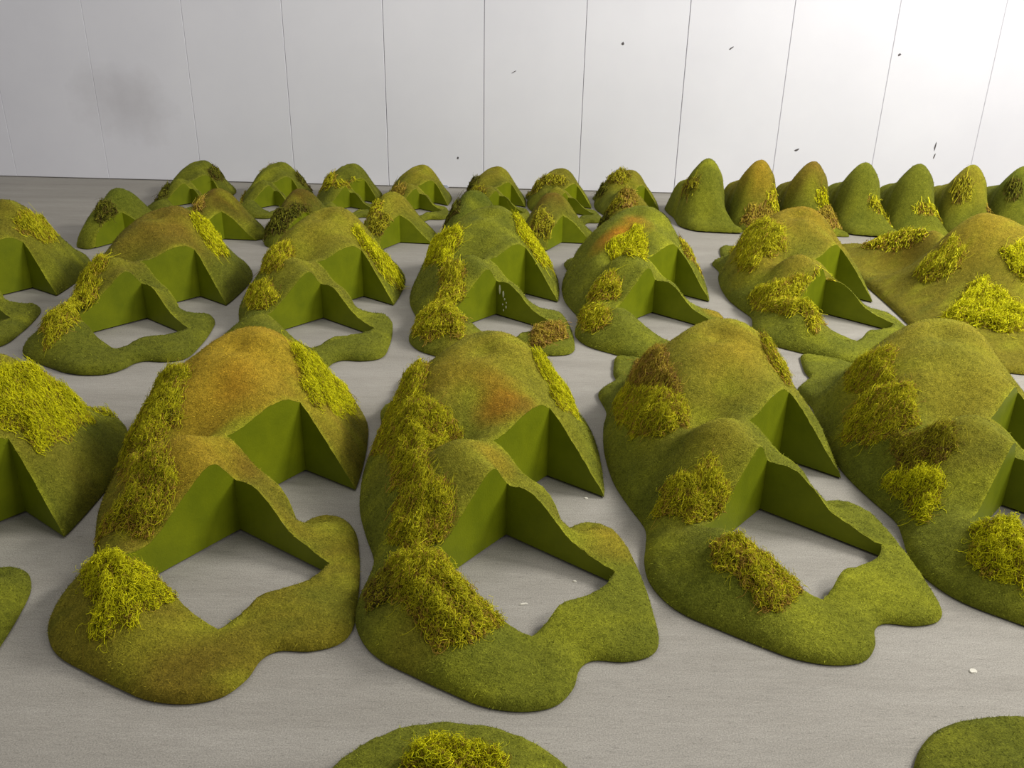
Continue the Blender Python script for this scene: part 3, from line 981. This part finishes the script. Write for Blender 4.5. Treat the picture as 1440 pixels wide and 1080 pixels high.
# ---- tall hills along the wall at the right
GRT = 'tall narrow hills along the wall'
for k, (ax, fy, lab, blobs, top, dim) in enumerate([
    (995, 328, 'tall narrow green hill with bare front and pointed toe, left end of its row', [(972, 268, 13, 10, -.4, 'olive'), (1026, 275, 4, 14, 0, 'olive')], GREEN * 1.1, 1),
    (1071, 332, 'tall narrow hill with orange-tinged top and a brown matted front', [(1065, 308, 22, 12, -.1, 'brown'), (1090, 290, 14, 10, .6, 'mid')], OCHRE * .8, 1),
    (1147, 337, 'tall narrow brownish hill with a lime tuft on a brown mossy front', [(1163, 285, 17, 11, .3, 'bright'), (1168, 308, 16, 14, .3, 'brown')], BROWN * 1.1, 1),
    (1222, 330, 'tall narrow green hill with a stepped yellow moss shelf at its right foot', [(1240, 298, 22, 9, .35, 'mid')], GREEN, 1),
    (1300, 330, 'tall narrow green hill with a thin moss rim over its foot', [(1305, 298, 24, 5, .05, 'mid')], GREEN, .95),
    (1376, 332, 'tall narrow olive hill behind the broad uncut hill, mossy left flank', [(1352, 272, 14, 14, 0, 'olive'), (1400, 300, 16, 8, .5, 'brown')], OLIVE, .95),
    (1450, 332, 'tall narrow dark green hill cut by the right edge', [(1425, 270, 12, 12, 0, 'dark')], DARK * 1.3, .9)]):
    zc = 4.13 * cp + 0.88 * sp
    X = (ax - 720) / F * zc
    h = Hill('tall_terrain_hill', TALL, (X + .01, 4.36 - k * .006), math.radians(-4 - k), lab, GRT, seed=60 + k, base=GREEN, top=top, lift=.012 if k in (0, 3) else 0)
    for b in blobs:
        h.blob(b[0], b[1], b[2], b[3], b[4], b[5], .014)

# ---- dried white glue on a cut face of the dry-nest hill
GLUE = plain_material('dried_glue', (0.62, 0.62, 0.45), 0.35)
for t, z, w, h in [(.016, .098, .004, .016), (.032, .084, .004, .012), (.038, .066, .003, .004), (.030, .046, .003, .003), (.045, .040, .003, .005), (.034, .026, .002, .004), (.046, .055, .002, .003)]:
    c = np.array((.204, -.157)) / np.hypot(.204, -.157)
    nrm = np.array((-c[1], c[0])) * -1
    n_ = 8
    v = []
    for r_, off in ((1.0, 0.0), (0.75, 0.0016)):
        for j in range(n_):
            a = 2 * math.pi * j / n_
            p = c * (t + r_ * w * math.cos(a)) + nrm * off
            v.append((p[0], p[1], z + r_ * h * math.sin(a) * (1.3 if math.sin(a) < 0 else 0.9)))
    p = c * t + nrm * 0.002
    v.append((p[0], p[1], z))
    f = []
    for j in range(n_):
        j2 = (j + 1) % n_
        f += [(j, j2, n_ + j2), (j, n_ + j2, n_ + j), (n_ + j, n_ + j2, 2 * n_)]
    make_mesh('glue_drip', v, f, GLUE, R3c.root, label='whitish drip of dried glue')

# ---- crumbs lying on the concrete
CHIP = plain_material('pale_splinter', (0.72, 0.69, 0.58))
for (px, py, L, W_, a, lab) in [(736, 850, .019, .005, .25, 'pale wood splinter on the floor inside the opening of the orange-blushed hill'),
                                (824, 701, .010, .006, 0, 'pale crumb on the floor beside the back notch of the orange-blushed hill'),
                                (808, 818, .008, .004, .1, 'small white crumb at the right corner of the orange-blushed hill opening'),
                                (1368, 944, .016, .011, .6, 'flat pale flake on the open floor at the lower right')]:
    g = ground(px, py)
    n_ = 9
    ca, sa = math.cos(a), math.sin(a)
    v = []
    for zz, k in ((0.0003, 1.0), (0.0022, 0.8)):
        for j in range(n_):
            t = 2 * math.pi * j / n_
            r_ = 0.5 * k * (0.75 + 0.35 * rng.random())
            X, Y = L * r_ * math.cos(t), W_ * r_ * math.sin(t)
            v.append((X * ca - Y * sa, X * sa + Y * ca, zz))
    f = [(j, (j + 1) % n_, n_ + (j + 1) % n_) for j in range(n_)] + [(j, n_ + (j + 1) % n_, n_ + j) for j in range(n_)]
    f += [(n_, n_ + j, n_ + j + 1) for j in range(1, n_ - 1)]
    o = make_mesh('floor_crumb', v, f, CHIP, smooth=False)
    o.location = (g[0], g[1], 0)
    o['label'], o['category'], o['group'], o['kind'] = lab, 'debris', 'crumbs on the floor', 'thing'
